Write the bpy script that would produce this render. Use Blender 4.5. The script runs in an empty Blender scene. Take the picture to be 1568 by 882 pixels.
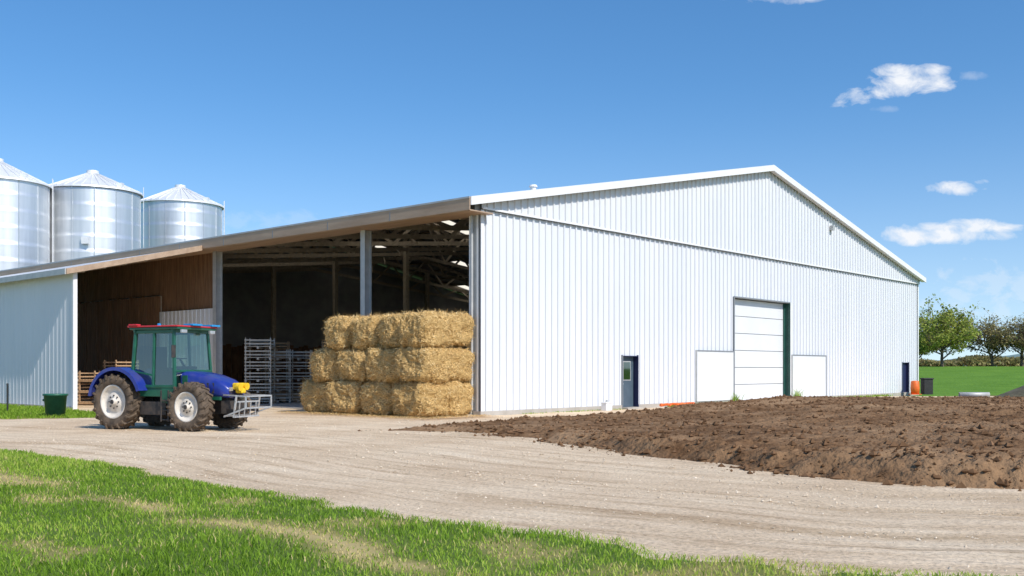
import bpy, math, random
import numpy as np
from mathutils import Vector, Matrix, noise as mnoise
random.seed(7); rng=np.random.default_rng(7)
scene=bpy.context.scene
H=1.6; F=1549.0
# ---------------------------------------------------------------- helpers
def link(o):
    scene.collection.objects.link(o); return o
def empty(name,loc=(0,0,0),rz=0.0):
    e=bpy.data.objects.new(name,None); e.location=loc; e.rotation_euler=(0,0,rz); e.empty_display_size=0.5
    return link(e)
def nt(m): return m.node_tree.nodes, m.node_tree.links
def new_mat(name):
    m=bpy.data.materials.new(name); m.use_nodes=True; m.node_tree.nodes.clear(); return m
def pm(name,c1,c2=None,scale=5,rough=0.6,metal=0.0,bump=0.0,bscale=30,stretch=(1,1,1),detail=4,spec=0.5,coat=0.0,lo=0.35,hi=0.65,bdist=0.02,c3=None,s3=0.5,bdet=5):
    m=new_mat(name); N,L=nt(m)
    out=N.new('ShaderNodeOutputMaterial'); b=N.new('ShaderNodeBsdfPrincipled'); L.new(b.outputs[0],out.inputs[0])
    b.inputs['Roughness'].default_value=rough; b.inputs['Metallic'].default_value=metal
    b.inputs['Specular IOR Level'].default_value=spec; b.inputs['Coat Weight'].default_value=coat
    b.inputs['Base Color'].default_value=(*c1,1)
    tc=N.new('ShaderNodeTexCoord'); mp=N.new('ShaderNodeMapping'); mp.inputs['Scale'].default_value=stretch
    L.new(tc.outputs['Object'],mp.inputs[0])
    if c2 is not None:
        n=N.new('ShaderNodeTexNoise'); n.inputs['Scale'].default_value=scale; n.inputs['Detail'].default_value=detail; n.inputs['Roughness'].default_value=0.65
        L.new(mp.outputs[0],n.inputs['Vector'])
        r=N.new('ShaderNodeValToRGB'); r.color_ramp.elements[0].position=lo; r.color_ramp.elements[1].position=hi
        r.color_ramp.elements[0].color=(*c1,1); r.color_ramp.elements[1].color=(*c2,1)
        L.new(n.outputs[0],r.inputs[0]); last=r.outputs[0]
        if c3 is not None:
            n3=N.new('ShaderNodeTexNoise'); n3.inputs['Scale'].default_value=s3; n3.inputs['Detail'].default_value=4
            L.new(tc.outputs['Object'],n3.inputs['Vector'])
            r3=N.new('ShaderNodeValToRGB'); r3.color_ramp.elements[0].position=0.45; r3.color_ramp.elements[1].position=0.68
            L.new(n3.outputs[0],r3.inputs[0])
            mx=N.new('ShaderNodeMix'); mx.data_type='RGBA'; L.new(r3.outputs[0],mx.inputs[0]); L.new(last,mx.inputs[6]); mx.inputs[7].default_value=(*c3,1)
            last=mx.outputs[2]
        L.new(last,b.inputs['Base Color'])
    if bump>0:
        n2=N.new('ShaderNodeTexNoise'); n2.inputs['Scale'].default_value=bscale; n2.inputs['Detail'].default_value=bdet
        L.new(mp.outputs[0],n2.inputs['Vector'])
        bp=N.new('ShaderNodeBump'); bp.inputs['Strength'].default_value=bump; bp.inputs['Distance'].default_value=bdist
        L.new(n2.outputs[0],bp.inputs['Height']); L.new(bp.outputs[0],b.inputs['Normal'])
    return m
def attr_mat(name,stops,rough=0.7,transl=0.3,attr='rnd'):
    m=new_mat(name); N,L=nt(m)
    out=N.new('ShaderNodeOutputMaterial'); b=N.new('ShaderNodeBsdfPrincipled'); b.inputs['Roughness'].default_value=rough; b.inputs['Specular IOR Level'].default_value=0.25
    a=N.new('ShaderNodeAttribute'); a.attribute_name=attr
    r=N.new('ShaderNodeValToRGB')
    while len(r.color_ramp.elements)<len(stops): r.color_ramp.elements.new(0.5)
    for e,(p,c) in zip(r.color_ramp.elements,stops): e.position=p; e.color=(*c,1)
    L.new(a.outputs['Fac'],r.inputs[0]); L.new(r.outputs[0],b.inputs['Base Color'])
    if transl>0:
        t=N.new('ShaderNodeBsdfTranslucent'); L.new(r.outputs[0],t.inputs[0]); mx=N.new('ShaderNodeMixShader'); mx.inputs[0].default_value=transl
        L.new(b.outputs[0],mx.inputs[1]); L.new(t.outputs[0],mx.inputs[2]); L.new(mx.outputs[0],out.inputs[0])
    else: L.new(b.outputs[0],out.inputs[0])
    return m
class MB:
    def __init__(s): s.v=[]; s.f=[]; s.m=[]; s.sm=[]; s.mats=[]
    def mi(s,mat):
        if mat not in s.mats: s.mats.append(mat)
        return s.mats.index(mat)
    def face(s,pts,mat,smooth=False):
        i=len(s.v); s.v+= [tuple(p) for p in pts]; s.f.append(tuple(range(i,i+len(pts)))); s.m.append(s.mi(mat)); s.sm.append(smooth)
    def raw(s,vs,fs,mat,smooth=False):
        i=len(s.v); s.v+=[tuple(p) for p in vs]; k=s.mi(mat)
        for f in fs: s.f.append(tuple(i+a for a in f)); s.m.append(k); s.sm.append(smooth)
    BF=[(0,3,2,1),(4,5,6,7),(0,1,5,4),(1,2,6,5),(2,3,7,6),(3,0,4,7)]
    def box(s,x0,x1,y0,y1,z0,z1,mat):
        s.raw([(x0,y0,z0),(x1,y0,z0),(x1,y1,z0),(x0,y1,z0),(x0,y0,z1),(x1,y0,z1),(x1,y1,z1),(x0,y1,z1)],s.BF,mat)
    def hexa(s,p,mat): s.raw(p,s.BF,mat)
    def beam(s,p0,p1,w,h,mat,up=(0,0,1)):
        p0=Vector(p0);p1=Vector(p1);d=(p1-p0).normalized();u=Vector(up)
        if abs(d.dot(u))>0.98: u=Vector((1,0,0))
        sd=d.cross(u).normalized();u2=sd.cross(d).normalized();a=sd*w/2;b=u2*h/2
        s.hexa([p0-a-b,p0+a-b,p1+a-b,p1-a-b,p0-a+b,p0+a+b,p1+a+b,p1-a+b],mat)
    def cyl(s,p0,p1,r0,r1,n,mat,cap=True,smooth=True):
        p0=Vector(p0);p1=Vector(p1);d=(p1-p0).normalized();u=Vector((0,0,1)) if abs(d.z)<0.95 else Vector((1,0,0))
        a=d.cross(u).normalized();b=d.cross(a).normalized();vs=[]
        for i in range(n):
            t=2*math.pi*i/n;o=a*math.cos(t)+b*math.sin(t); vs.append(p0+o*r0); vs.append(p1+o*r1)
        fs=[(2*i,2*i+1,2*((i+1)%n)+1,2*((i+1)%n)) for i in range(n)]
        s.raw(vs,fs,mat,smooth)
        if cap:
            s.raw([vs[2*i] for i in range(n)],[tuple(range(n))],mat); s.raw([vs[2*i+1] for i in range(n)],[tuple(reversed(range(n)))],mat)
    def lathe(s,prof,org,n,mat,axis='y',smooth=True):
        vs=[];m=len(prof);ox,oy,oz=org
        for i in range(n):
            t=2*math.pi*i/n
            for r,a in prof:
                if axis=='y': vs.append((ox+r*math.cos(t),oy+a,oz+r*math.sin(t)))
                else: vs.append((ox+r*math.cos(t),oy+r*math.sin(t),oz+a))
        fs=[]
        for i in range(n):
            j=(i+1)%n
            for k in range(m-1): fs.append((i*m+k,i*m+k+1,j*m+k+1,j*m+k))
        s.raw(vs,fs,mat,smooth)
    def loft(s,secs,mat,cap=True,smooth=True):
        n=len(secs[0]);vs=[p for c in secs for p in c];fs=[]
        for k in range(len(secs)-1):
            for i in range(n):
                j=(i+1)%n; fs.append((k*n+i,k*n+j,(k+1)*n+j,(k+1)*n+i))
        s.raw(vs,fs,mat,smooth)
        if cap:
            s.raw(secs[0],[tuple(range(n))],mat); s.raw(secs[-1],[tuple(reversed(range(n)))],mat)
    def obj(s,name,parent=None,bevel=0,fixn=False):
        me=bpy.data.meshes.new(name); me.from_pydata(s.v,[],s.f)
        for m in s.mats: me.materials.append(m)
        me.polygons.foreach_set('material_index',s.m); me.polygons.foreach_set('use_smooth',s.sm)
        if fixn:
            import bmesh
            bm=bmesh.new(); bm.from_mesh(me); bmesh.ops.remove_doubles(bm,verts=bm.verts,dist=0.0005); bmesh.ops.recalc_face_normals(bm,faces=bm.faces); bm.to_mesh(me); bm.free()
        me.update(); o=bpy.data.objects.new(name,me); link(o)
        if parent: o.parent=parent
        if bevel:
            b=o.modifiers.new('bevel','BEVEL'); b.width=bevel; b.segments=2; b.limit_method='ANGLE'; b.angle_limit=math.radians(40)
        return o
def np_mesh(name,V,Fc,mat,smooth=False,attrs=None,uv=None,parent=None):
    V=np.asarray(V,dtype=np.float32); Fc=np.asarray(Fc,dtype=np.int32); k=Fc.shape[1]
    me=bpy.data.meshes.new(name); me.vertices.add(len(V)); me.vertices.foreach_set('co',V.ravel())
    me.loops.add(Fc.size); me.loops.foreach_set('vertex_index',Fc.ravel())
    me.polygons.add(len(Fc)); me.polygons.foreach_set('loop_start',np.arange(0,Fc.size,k,dtype=np.int32))
    me.polygons.foreach_set('use_smooth',np.full(len(Fc),smooth))
    if attrs:
        for an,av in attrs.items():
            a=me.attributes.new(an,'FLOAT','POINT'); a.data.foreach_set('value',np.asarray(av,dtype=np.float32))
    me.materials.append(mat); me.update(calc_edges=True); me.validate()
    o=bpy.data.objects.new(name,me); link(o)
    if parent: o.parent=parent
    return o
def _h(i,j,seed):
    n=(i*374761393+j*668265263+seed*1442695041)&0xffffffff
    n=((n^(n>>13))*1274126177)&0xffffffff
    return ((n^(n>>16))&0xffff)/65535.0
def vn(x,y,seed=0):
    xi=np.floor(x).astype(np.int64); yi=np.floor(y).astype(np.int64); fx=x-xi; fy=y-yi
    fx=fx*fx*(3-2*fx); fy=fy*fy*(3-2*fy)
    return (_h(xi,yi,seed)*(1-fx)+_h(xi+1,yi,seed)*fx)*(1-fy)+(_h(xi,yi+1,seed)*(1-fx)+_h(xi+1,yi+1,seed)*fx)*fy
def fbm(x,y,o=4,seed=0):
    r=0;a=0.5;t=0
    for k in range(o): r=r+a*vn(x,y,seed+k); t+=a; x=x*2.03;y=y*2.03;a*=0.5
    return r/t
def sdist(px,py,poly):
    poly=np.array(poly,float); n=len(poly); best=np.full(px.shape,1e9); ins=np.zeros(px.shape,bool)
    for i in range(n):
        ax,ay=poly[i];bx,by=poly[(i+1)%n];dx,dy=bx-ax,by-ay
        t=np.clip(((px-ax)*dx+(py-ay)*dy)/(dx*dx+dy*dy),0,1)
        best=np.minimum(best,np.hypot(px-ax-t*dx,py-ay-t*dy))
        c=((ay>py)!=(by>py)); 
        with np.errstate(divide='ignore',invalid='ignore'): xx=(bx-ax)*(py-ay)/(by-ay+1e-12)+ax
        ins^= c&(px<xx)
    return np.where(ins,best,-best)
def grid(x0,x1,y0,y1,res):
    xs=np.arange(x0,x1+res/2,res); ys=np.arange(y0,y1+res/2,res); X,Y=np.meshgrid(xs,ys); nx=len(xs);ny=len(ys)
    idx=np.arange(nx*ny).reshape(ny,nx)
    Fc=np.stack([idx[:-1,:-1],idx[:-1,1:],idx[1:,1:],idx[1:,:-1]],-1).reshape(-1,4)
    return X.ravel(),Y.ravel(),Fc
def sstep(a,b,x): 
    t=np.clip((x-a)/(b-a),0,1); return t*t*(3-2*t)
# ---------------------------------------------------------------- camera
cam=bpy.data.cameras.new('camera'); co=bpy.data.objects.new('camera',cam); link(co)
cam.sensor_width=36; cam.lens=36*F/1568; cam.shift_y=(566-441)/1568; cam.clip_end=6000; cam.clip_start=0.1
co.location=(0,0,H); co.rotation_euler=(math.radians(90),0,0); scene.camera=co
scene.view_settings.view_transform='Standard'; scene.view_settings.look='None'; scene.view_settings.exposure=0
# ---------------------------------------------------------------- sun, sky
az=Vector((0.67,-0.742,0)).normalized(); el=math.radians(43)
S=Vector((az.x*math.cos(el),az.y*math.cos(el),math.sin(el)))
sl=bpy.data.lights.new('sun','SUN'); sl.energy=4.4; sl.angle=math.radians(0.53); sl.color=(1.0,0.945,0.85)
so=bpy.data.objects.new('sun',sl); link(so); so.rotation_euler=S.to_track_quat('Z','Y').to_euler(); so.location=(40,-30,50)
w=bpy.data.worlds.new('World'); scene.world=w; w.use_nodes=True; N=w.node_tree.nodes; L=w.node_tree.links; N.clear()
wo=N.new('ShaderNodeOutputWorld'); bg=N.new('ShaderNodeBackground'); bg.inputs[1].default_value=0.14
sk=N.new('ShaderNodeTexSky'); sk.sky_type='NISHITA'; sk.sun_disc=False; sk.sun_elevation=el; sk.sun_rotation=math.atan2(az.x,az.y)
sk.air_density=1.0; sk.dust_density=0.4; sk.ozone_density=2.5
hs=N.new('ShaderNodeHueSaturation'); hs.inputs['Saturation'].default_value=1.27; hs.inputs['Value'].default_value=1.22
L.new(sk.outputs[0],hs.inputs['Color']); L.new(hs.outputs[0],bg.inputs[0])
tc=N.new('ShaderNodeTexCoord'); sep=N.new('ShaderNodeSeparateXYZ'); L.new(tc.outputs['Generated'],sep.inputs[0])
va=N.new('ShaderNodeVectorMath'); va.operation='ADD'; va.inputs[1].default_value=(0,0,0.07); L.new(tc.outputs['Generated'],va.inputs[0])
vb=N.new('ShaderNodeVectorMath'); vb.operation='NORMALIZE'; L.new(va.outputs[0],vb.inputs[0]); L.new(vb.outputs[0],sk.inputs[0])
def M(op,a,b=None,c=None,clamp=False):
    n=N.new('ShaderNodeMath'); n.operation=op; n.use_clamp=clamp
    for i,x in enumerate((a,b,c)):
        if x is None: continue
        if isinstance(x,(int,float)): n.inputs[i].default_value=x
        else: L.new(x,n.inputs[i])
    return n.outputs[0]
yy=M('MAXIMUM',sep.outputs[1],0.02); A=M('DIVIDE',sep.outputs[0],yy); B=M('DIVIDE',sep.outputs[2],yy)
cv=N.new('ShaderNodeCombineXYZ'); L.new(A,cv.inputs[0]); L.new(M('MULTIPLY',B,1.7),cv.inputs[1])
cn=N.new('ShaderNodeTexNoise'); cn.inputs['Scale'].default_value=30; cn.inputs['Detail'].default_value=8; cn.inputs['Roughness'].default_value=0.6; cn.inputs['Distortion'].default_value=0.35; L.new(cv.outputs[0],cn.inputs['Vector'])
tot=None
for (px,py,sx,sy,dens,k,tilt) in [(1400,124,72,23,1.0,1.6,0.02),(1368,110,34,13,.95,1.6,0),(1420,110,38,13,.9,1.6,0),(1322,147,44,16,.9,1.9,.25),(1463,289,48,13,.92,1.6,0),(1503,279,15,6,.6,1.6,0),
                       (1445,360,135,17,1.0,1.5,0),(1490,350,86,15,.95,1.6,0),(1425,350,55,12,.8,1.6,0),(430,345,220,26,.20,2.2,0.0),(1510,450,170,55,.38,2.2,0),(1190,-5,80,12,.5,2.2,0),(1490,116,30,8,.25,1.6,0),(1352,167,25,6,.2,1.6,0)]:
    a0=(px-784)/F; b0=(566-py)/F
    da=M('SUBTRACT',A,a0); db=M('SUBTRACT',B,b0); db=M('SUBTRACT',db,M('MULTIPLY',da,tilt))
    q=M('ADD',M('POWER',M('ABSOLUTE',M('DIVIDE',da,sx/F)),2.0),M('POWER',M('ABSOLUTE',M('DIVIDE',db,sy/F)),2.0))
    m=M('ADD',M('SUBTRACT',1.0,q),M('MULTIPLY',M('SUBTRACT',cn.outputs[0],0.5),k*2.4))
    m=M('MULTIPLY',M('MULTIPLY',m,0.85,clamp=True),dens)
    g=M('SUBTRACT',2.0,q,clamp=True); m=M('MULTIPLY',m,g)
    tot=m if tot is None else M('MAXIMUM',tot,m)
front=M('GREATER_THAN',sep.outputs[1],0.1); tot=M('MULTIPLY',tot,front)
haze=M('MULTIPLY',M('POWER',M('SUBTRACT',1.0,M('MULTIPLY',M('MAXIMUM',sep.outputs[2],0.0),3.6),clamp=True),2.0),0.36)
tot=M('MAXIMUM',tot,haze)
cb=N.new('ShaderNodeBackground'); cb.inputs[0].default_value=(0.92,0.95,1,1); cb.inputs[1].default_value=1.0
ms=N.new('ShaderNodeMixShader'); L.new(tot,ms.inputs[0]); L.new(bg.outputs[0],ms.inputs[1]); L.new(cb.outputs[0],ms.inputs[2]); L.new(ms.outputs[0],wo.inputs[0])
# ---------------------------------------------------------------- materials
white=pm('white_steel',(0.675,0.695,0.73),(0.71,0.725,0.755),scale=0.6,rough=0.45,bump=0.04,bscale=1.5,stretch=(1,1,.25),detail=2,bdet=2)
whitetrim=pm('white_trim',(0.78,0.78,0.79),(0.74,0.74,0.74),scale=3,rough=0.5)
shutter=pm('door_white',(0.74,0.75,0.77),(0.70,0.715,0.735),scale=1,rough=0.35)
seam=pm('seam_grey',(0.22,0.24,0.26),rough=0.6)
darkgreen=pm('jamb_green',(0.012,0.06,0.05),(0.02,0.09,0.07),scale=2,rough=0.5)
steel=pm('grey_steel',(0.42,0.43,0.43),(0.52,0.52,0.51),scale=3,rough=0.5,metal=0.2)
tan=pm('tan_fascia',(0.36,0.25,0.17),(0.47,0.34,0.24),scale=1.2,rough=0.6,stretch=(3,.4,3),bump=.1)
wood=pm('truss_wood',(0.30,0.25,0.19),(0.42,0.35,0.27),scale=6,rough=0.8)
boards=pm('brown_boards',(0.13,0.065,0.032),(0.27,0.155,0.085),scale=2.5,rough=0.8,stretch=(1,5,.3),bump=.3)
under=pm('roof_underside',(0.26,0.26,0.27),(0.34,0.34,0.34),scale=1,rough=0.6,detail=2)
roofm=pm('roof_steel',(0.60,0.62,0.64),(0.68,0.69,0.70),scale=1,rough=0.45,metal=0.1)
conc=pm('concrete',(0.36,0.33,0.29),(0.46,0.43,0.39),scale=2,rough=0.85,bump=.3,bscale=25)
darkblue=pm('door_blue_grey',(0.06,0.09,0.12),(0.08,0.115,0.15),scale=3,rough=0.4)
navy=pm('navy',(0.015,0.02,0.07),rough=0.45)
black=pm('black_rubberish',(0.015,0.015,0.016),(0.03,0.03,0.03),scale=8,rough=0.6)
orange=pm('orange_plastic',(0.85,0.17,0.02),(0.7,0.12,0.02),scale=9,rough=0.5)
green_pl=pm('green_plastic',(0.01,0.09,0.055),(0.02,0.12,0.075),scale=6,rough=0.45)
def glassmat(name,tint,opac):
    m=new_mat(name);N_,L_=nt(m);o=N_.new('ShaderNodeOutputMaterial');t=N_.new('ShaderNodeBsdfTransparent');t.inputs[0].default_value=(*tint,1)
    g=N_.new('ShaderNodeBsdfGlossy');g.inputs['Roughness'].default_value=0.03;g.inputs[0].default_value=(.9,1,.97,1)
    f=N_.new('ShaderNodeFresnel');f.inputs[0].default_value=1.5
    a=N_.new('ShaderNodeMath');a.operation='ADD';a.inputs[1].default_value=opac;L_.new(f.outputs[0],a.inputs[0])
    x=N_.new('ShaderNodeMixShader');L_.new(a.outputs[0],x.inputs[0]);L_.new(t.outputs[0],x.inputs[1]);L_.new(g.outputs[0],x.inputs[2]);L_.new(x.outputs[0],o.inputs[0]);return m
glass=glassmat('cab_glass',(0.55,0.72,0.66),0.12)
winglass=glassmat('window_glass',(0.2,0.25,0.28),0.15)
sky_and_fill_panel=new_mat('skylight_and_fill_panel');N_,L_=nt(sky_and_fill_panel);o_=N_.new('ShaderNodeOutputMaterial');t_=N_.new('ShaderNodeBsdfTranslucent');t_.inputs[0].default_value=(0.95,0.82,0.60,1);L_.new(t_.outputs[0],o_.inputs[0])  # far-slope skylights, also the unseen near-slope panels added for interior light

# ---------------------------------------------------------------- BARN (local: x along gable, y along open side)
C=Vector((-1.10,34.9,0)); RZ=math.atan2(0.7469,0.6649)
U=Vector((math.cos(RZ),math.sin(RZ),0)); V_=Vector((-math.sin(RZ),math.cos(RZ),0))
def LW(t,s,z=0): p=C+U*t+V_*s; return Vector((p.x,p.y,z))
barn=empty('metal_barn',C,RZ)
W=41.3; LEN=38.0; AP=W/2; SL=0.2; Z0=7.57
def rz(t): return Z0+SL*t if t<=AP else Z0+SL*(2*AP-t)
def ribs(mb,a0,a1,zb,zt,face,mat,horiz='x',depth=0.055,pitch=0.36,sign=-1):
    pts=[];a=math.floor(a0/pitch)*pitch
    while a<a1+pitch:
        for da,d in ((0,0),(0.235,0),(0.250,depth),(0.312,depth),(0.327,0)):
            pts.append((a+da,d))
        a+=pitch
    P=[(a0,0)]+[p for p in pts if a0+1e-4<p[0]<a1-1e-4]+[(a1,0)]
    if callable(zt):
        if a0<AP<a1: P=sorted(P+[(AP,0)])
    f=lambda z,a: z(a) if callable(z) else z
    vs=[]
    for a,d in P:
        y=face+sign*d
        for z in (f(zb,a),f(zt,a)):
            vs.append((a,y,z) if horiz=='x' else (y,a,z))
    mb.raw(vs,[(2*i,2*i+2,2*i+3,2*i+1) for i in range(len(P)-1)],mat)
wall=MB(); ZT=7.15
ribs(wall,0,8.37,0.16,ZT,0,white); ribs(wall,8.37,9.43,2.17,ZT,0,white); ribs(wall,9.43,17.43,0.16,ZT,0,white)
ribs(wall,17.43,23.13,5.02,ZT,0,white); ribs(wall,23.13,38.5,0.16,ZT,0,white); ribs(wall,38.5,39.6,2.05,ZT,0,white); ribs(wall,39.6,W,0.16,ZT,0,white)
ribs(wall,0,W,ZT,lambda a: rz(a)-0.12,-0.08,white)
wall.box(0,W,-0.078,-0.002,ZT-0.04,ZT,seam)
wall.box(0,W,-0.148,-0.137,ZT-0.02,ZT+0.05,whitetrim)
for (a,b,zb) in ((0,8.37,0),(8.37,9.43,2.17),(9.43,17.43,0),(17.43,23.13,5.02),(23.13,38.5,0),(38.5,39.6,2.05),(39.6,W,0)):
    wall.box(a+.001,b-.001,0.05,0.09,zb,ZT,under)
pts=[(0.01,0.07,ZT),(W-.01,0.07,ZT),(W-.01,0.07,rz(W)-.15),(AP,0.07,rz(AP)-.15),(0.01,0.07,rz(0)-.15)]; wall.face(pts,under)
wall.box(-0.02,0.14,-0.065,-0.057,0.16,ZT-.03,whitetrim); wall.box(W-.14,W+.02,-0.065,-0.057,0.16,ZT-.03,whitetrim)
wall.box(-0.05,8.3,-0.07,0.3,-0.3,0.16,conc); wall.box(8.3,9.5,-.35,.3,-.3,.06,conc); wall.box(9.5,17.4,-0.07,0.3,-0.3,0.16,conc); wall.box(17.4,23.2,-.1,.3,-.3,.05,conc); wall.box(23.2,W+.05,-0.07,0.3,-0.3,0.16,conc)
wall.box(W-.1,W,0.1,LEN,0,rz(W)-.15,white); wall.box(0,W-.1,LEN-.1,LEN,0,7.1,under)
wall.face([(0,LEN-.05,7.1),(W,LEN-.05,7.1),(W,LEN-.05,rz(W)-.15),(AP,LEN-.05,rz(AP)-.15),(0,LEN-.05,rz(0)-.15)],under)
for k in range(90): wall.box(.1+k*.44,.1+k*.44+.4,LEN-.14-.02*(k%2),LEN-.105,.05,3.2+.1*(k%3),boards)
wall.obj('walls',barn)
# roof
rf=MB(); e0=-0.9; e1=W+0.3; s0=-0.4; s1=LEN+.3; th=0.09
def zr(t): return Z0+SL*t if t<=AP else Z0+SL*(2*AP-t)
sk_c={(21.3,26.0,23.3,24.6),(24.0,25.8,33.0,34.4),(29.4,33.5,30.0,31.1),(35.2,39.5,35.3,36.4),(4.5,16.5,5.0,6.0),(4.5,16.5,11.4,12.4),(4.5,16.5,17.8,18.8),(4.5,16.5,26.0,27.0)}  # last entries, near slope: unseen panels added to brighten the interior
ts=sorted({e0,AP,e1}|{c for k in sk_c for c in k[:2]}); ss=sorted({s0,s1}|{c for k in sk_c for c in k[2:]})
for i in range(len(ts)-1):
    for j in range(len(ss)-1):
        tm=(ts[i]+ts[i+1])/2; sm_=(ss[j]+ss[j+1])/2
        isk=any(k[0]<tm<k[1] and k[2]<sm_<k[3] for k in sk_c)
        a,b,c,d=ts[i],ts[i+1],ss[j],ss[j+1]
        if isk: rf.face([(a,c,zr(a)-.03),(b,c,zr(b)-.03),(b,d,zr(b)-.03),(a,d,zr(a)-.03)],sky_and_fill_panel)
        else:
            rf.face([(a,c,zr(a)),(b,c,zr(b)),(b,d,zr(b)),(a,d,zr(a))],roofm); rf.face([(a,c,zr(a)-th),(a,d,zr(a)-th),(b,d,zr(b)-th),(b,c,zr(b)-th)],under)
rf.obj('roof',barn)
tr=MB()
for (a,b) in ((e0,AP),(AP,e1)):
    fh=0.26
    tr.hexa([(a,s0-.05,zr(a)-fh),(b,s0-.05,zr(b)-fh),(b,s0-.002,zr(b)-fh),(a,s0-.002,zr(a)-fh),(a,s0-.05,zr(a)+.03),(b,s0-.05,zr(b)+.03),(b,s0-.002,zr(b)+.03),(a,s0-.002,zr(a)+.03)],whitetrim)
    tr.hexa([(a,s0,zr(a)-.22),(b,s0,zr(b)-.22),(b,-.16,zr(b)-.22),(a,-.16,zr(a)-.22),(a,s0,zr(a)-.19),(b,s0,zr(b)-.19),(b,-.16,zr(b)-.19),(a,-.16,zr(a)-.19)],whitetrim)
ez=zr(e0)
tr.box(e0-.04,e0-.002,s0-.0,s1,ez-.42,ez+.02,tan)
tr.box(e0,0.25,s0+.01,s1,ez-.44,ez-.40,tan)
tr.box(e0-.055,e0-.042,s0,s1,ez-.03,ez+.03,steel)
for k in range(1,10): tr.box(e0-.047,e0-.041,k*3.6-.02,k*3.6+.02,ez-.41,ez-.1,seam)
tr.box(e1,e1+.04,s0,s1,ez-.05,ez+.25,whitetrim)
tr.box(-.25,.45,.02,16.0,ez-.40,ez-.05,under)
tr.cyl((5.4,2.2,zr(5.4)-.05),(5.4,2.2,zr(5.4)+.24),.12,.12,14,whitetrim); tr.cyl((5.4,2.2,zr(5.4)+.24),(5.4,2.2,zr(5.4)+.32),.18,.14,14,whitetrim)
tr.obj('roof_trim',barn)
po=MB()
po.box(0.02,0.34,0.092,0.52,0,7.0,steel); po.box(-0.01,0.018,0.095,0.16,0,7.0,whitetrim); po.box(-0.01,0.018,0.44,0.52,0,7.0,whitetrim)
po.cyl((-.07,.33,0.2),(-.07,.33,7.0),.05,.05,10,steel)
for s in (6.07,16.4): 
    po.box(-.13,.17,s-.03,s+.03,0,7.0,steel); po.box(-.15,-.13,s-.13,s+.13,0,7.0,steel); po.box(.17,.19,s-.13,s+.13,0,7.0,steel)
for s in np.arange(6,38,6.4):
    for t in (13.7,27.5): po.box(t-.12,t+.12,s-.12,s+.12,0,rz(t)-1.4,wood)
po.obj('posts',barn)
tt=MB()
for s in np.arange(1.2,LEN-.5,3.9):
    def bc(t): return 7.0+0.095*min(t,W-t)
    def tcz(t): return rz(t)-.28
    tt.beam((0.2,s,tcz(.2)),(AP,s,tcz(AP)),.08,.24,wood); tt.beam((AP,s,tcz(AP)),(W-.2,s,tcz(W-.2)),.08,.24,wood)
    tt.beam((0.2,s,bc(.2)),(AP,s,bc(AP)),.07,.2,wood); tt.beam((AP,s,bc(AP)),(W-.2,s,bc(W-.2)),.07,.2,wood)
    n=11
    for i in range(n):
        a=W*i/n; b=W*(i+.5)/n; c=W*(i+1)/n
        if i>0: tt.beam((a,s,bc(a)),(b,s,tcz(b)),.05,.14,wood)
        if i<n-1: tt.beam((b,s,tcz(b)),(c,s,bc(c)),.05,.14,wood)
for t in np.arange(1,W,2.0): tt.box(t-.04,t+.04,.2,LEN-.2,rz(t)-.2,rz(t)-.1,wood)
for k in range(6): tt.beam((0.3+k*2.3,1+k*3.7,7.1),(5+k*2.3,6.5+k*3.7,8.2),.05,.1,wood)
tt.obj('trusses',barn)
sw=MB()
ribs(sw,16.55,21.4,0,4.4,0.07,white,horiz='y',depth=.03); sw.box(0.08,.14,16.55,21.4,0,4.4,under)
sw.box(-.02,.07,16.5,16.6,0,4.4,steel);sw.box(-.02,.07,21.35,21.45,0,4.4,steel)
s=21.5
while s<LEN:
    wd=random.uniform(.22,.30); sw.box(0.02+random.uniform(0,.03),.08,s,s+wd-.035,random.uniform(0,.1),5.2+random.uniform(-.05,.05),boards); s+=wd
sw.box(.09,.14,21.5,LEN,0,5.2,wood)
s=16.6
while s<LEN:
    sw.box(.16,.2,s,s+.38,4.42 if s<21.4 else 5.26,7.0,boards); s+=.4
sw.obj('side_wall',barn)
fl=MB(); fl.box(-0.3,W-.12,.32,LEN-.12,-.2,.045,conc); fl.obj('floor',barn)
d=MB()
nS=6
for k in range(nS):
    z0=.06+k*(4.94/nS); d.box(17.47,23.09,.26,.30,z0+.014,z0+4.94/nS-.014,shutter)
d.box(17.45,23.11,.301,.31,.05,5.0,seam)
d.obj('sliding_door',barn,bevel=.008)
d=MB()
d.box(23.131,23.16,-.07,.32,.05,5.06,darkgreen); d.box(22.98,23.13,.2,.258,.06,5.0,darkgreen)
d.box(17.36,17.428,-.08,.32,.05,5.06,seam); d.box(17.43,23.13,-.08,.32,5.021,5.08,seam); d.box(23.162,23.27,-.075,-.06,.16,5.06,whitetrim)
for a,b,zt in ((14.0,17.25,2.42),(23.35,27.3,2.32)):
    d.box(a,b,-.105,-.06,.17,zt,shutter); d.box(a-.06,a-.002,-.12,-.058,.17,zt+.06,steel); d.box(b+.002,b+.06,-.12,-.058,.17,zt+.06,seam); d.box(a-.002,b+.002,-.12,-.058,zt+.002,zt+.06,seam)
d.box(27.7,27.95,-.34,-.14,9.25,9.5,steel)
d.obj('door_surrounds',barn)
d=MB()
d.box(8.42,9.38,.14,.18,.07,2.13,darkblue); d.box(8.62,9.18,.125,.138,1.15,1.95,steel); d.box(8.66,9.14,.115,.124,1.19,1.91,winglass); d.cyl((8.55,.06,1.02),(8.55,.14,1.02),.03,.03,8,steel)
d.box(8.33,8.37,-.07,.2,.06,2.2,seam); d.box(9.43,9.47,-.07,.2,.06,2.2,navy); d.box(8.37,9.43,-.07,.2,2.14,2.168,navy)
d.obj('entry_door',barn)
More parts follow.
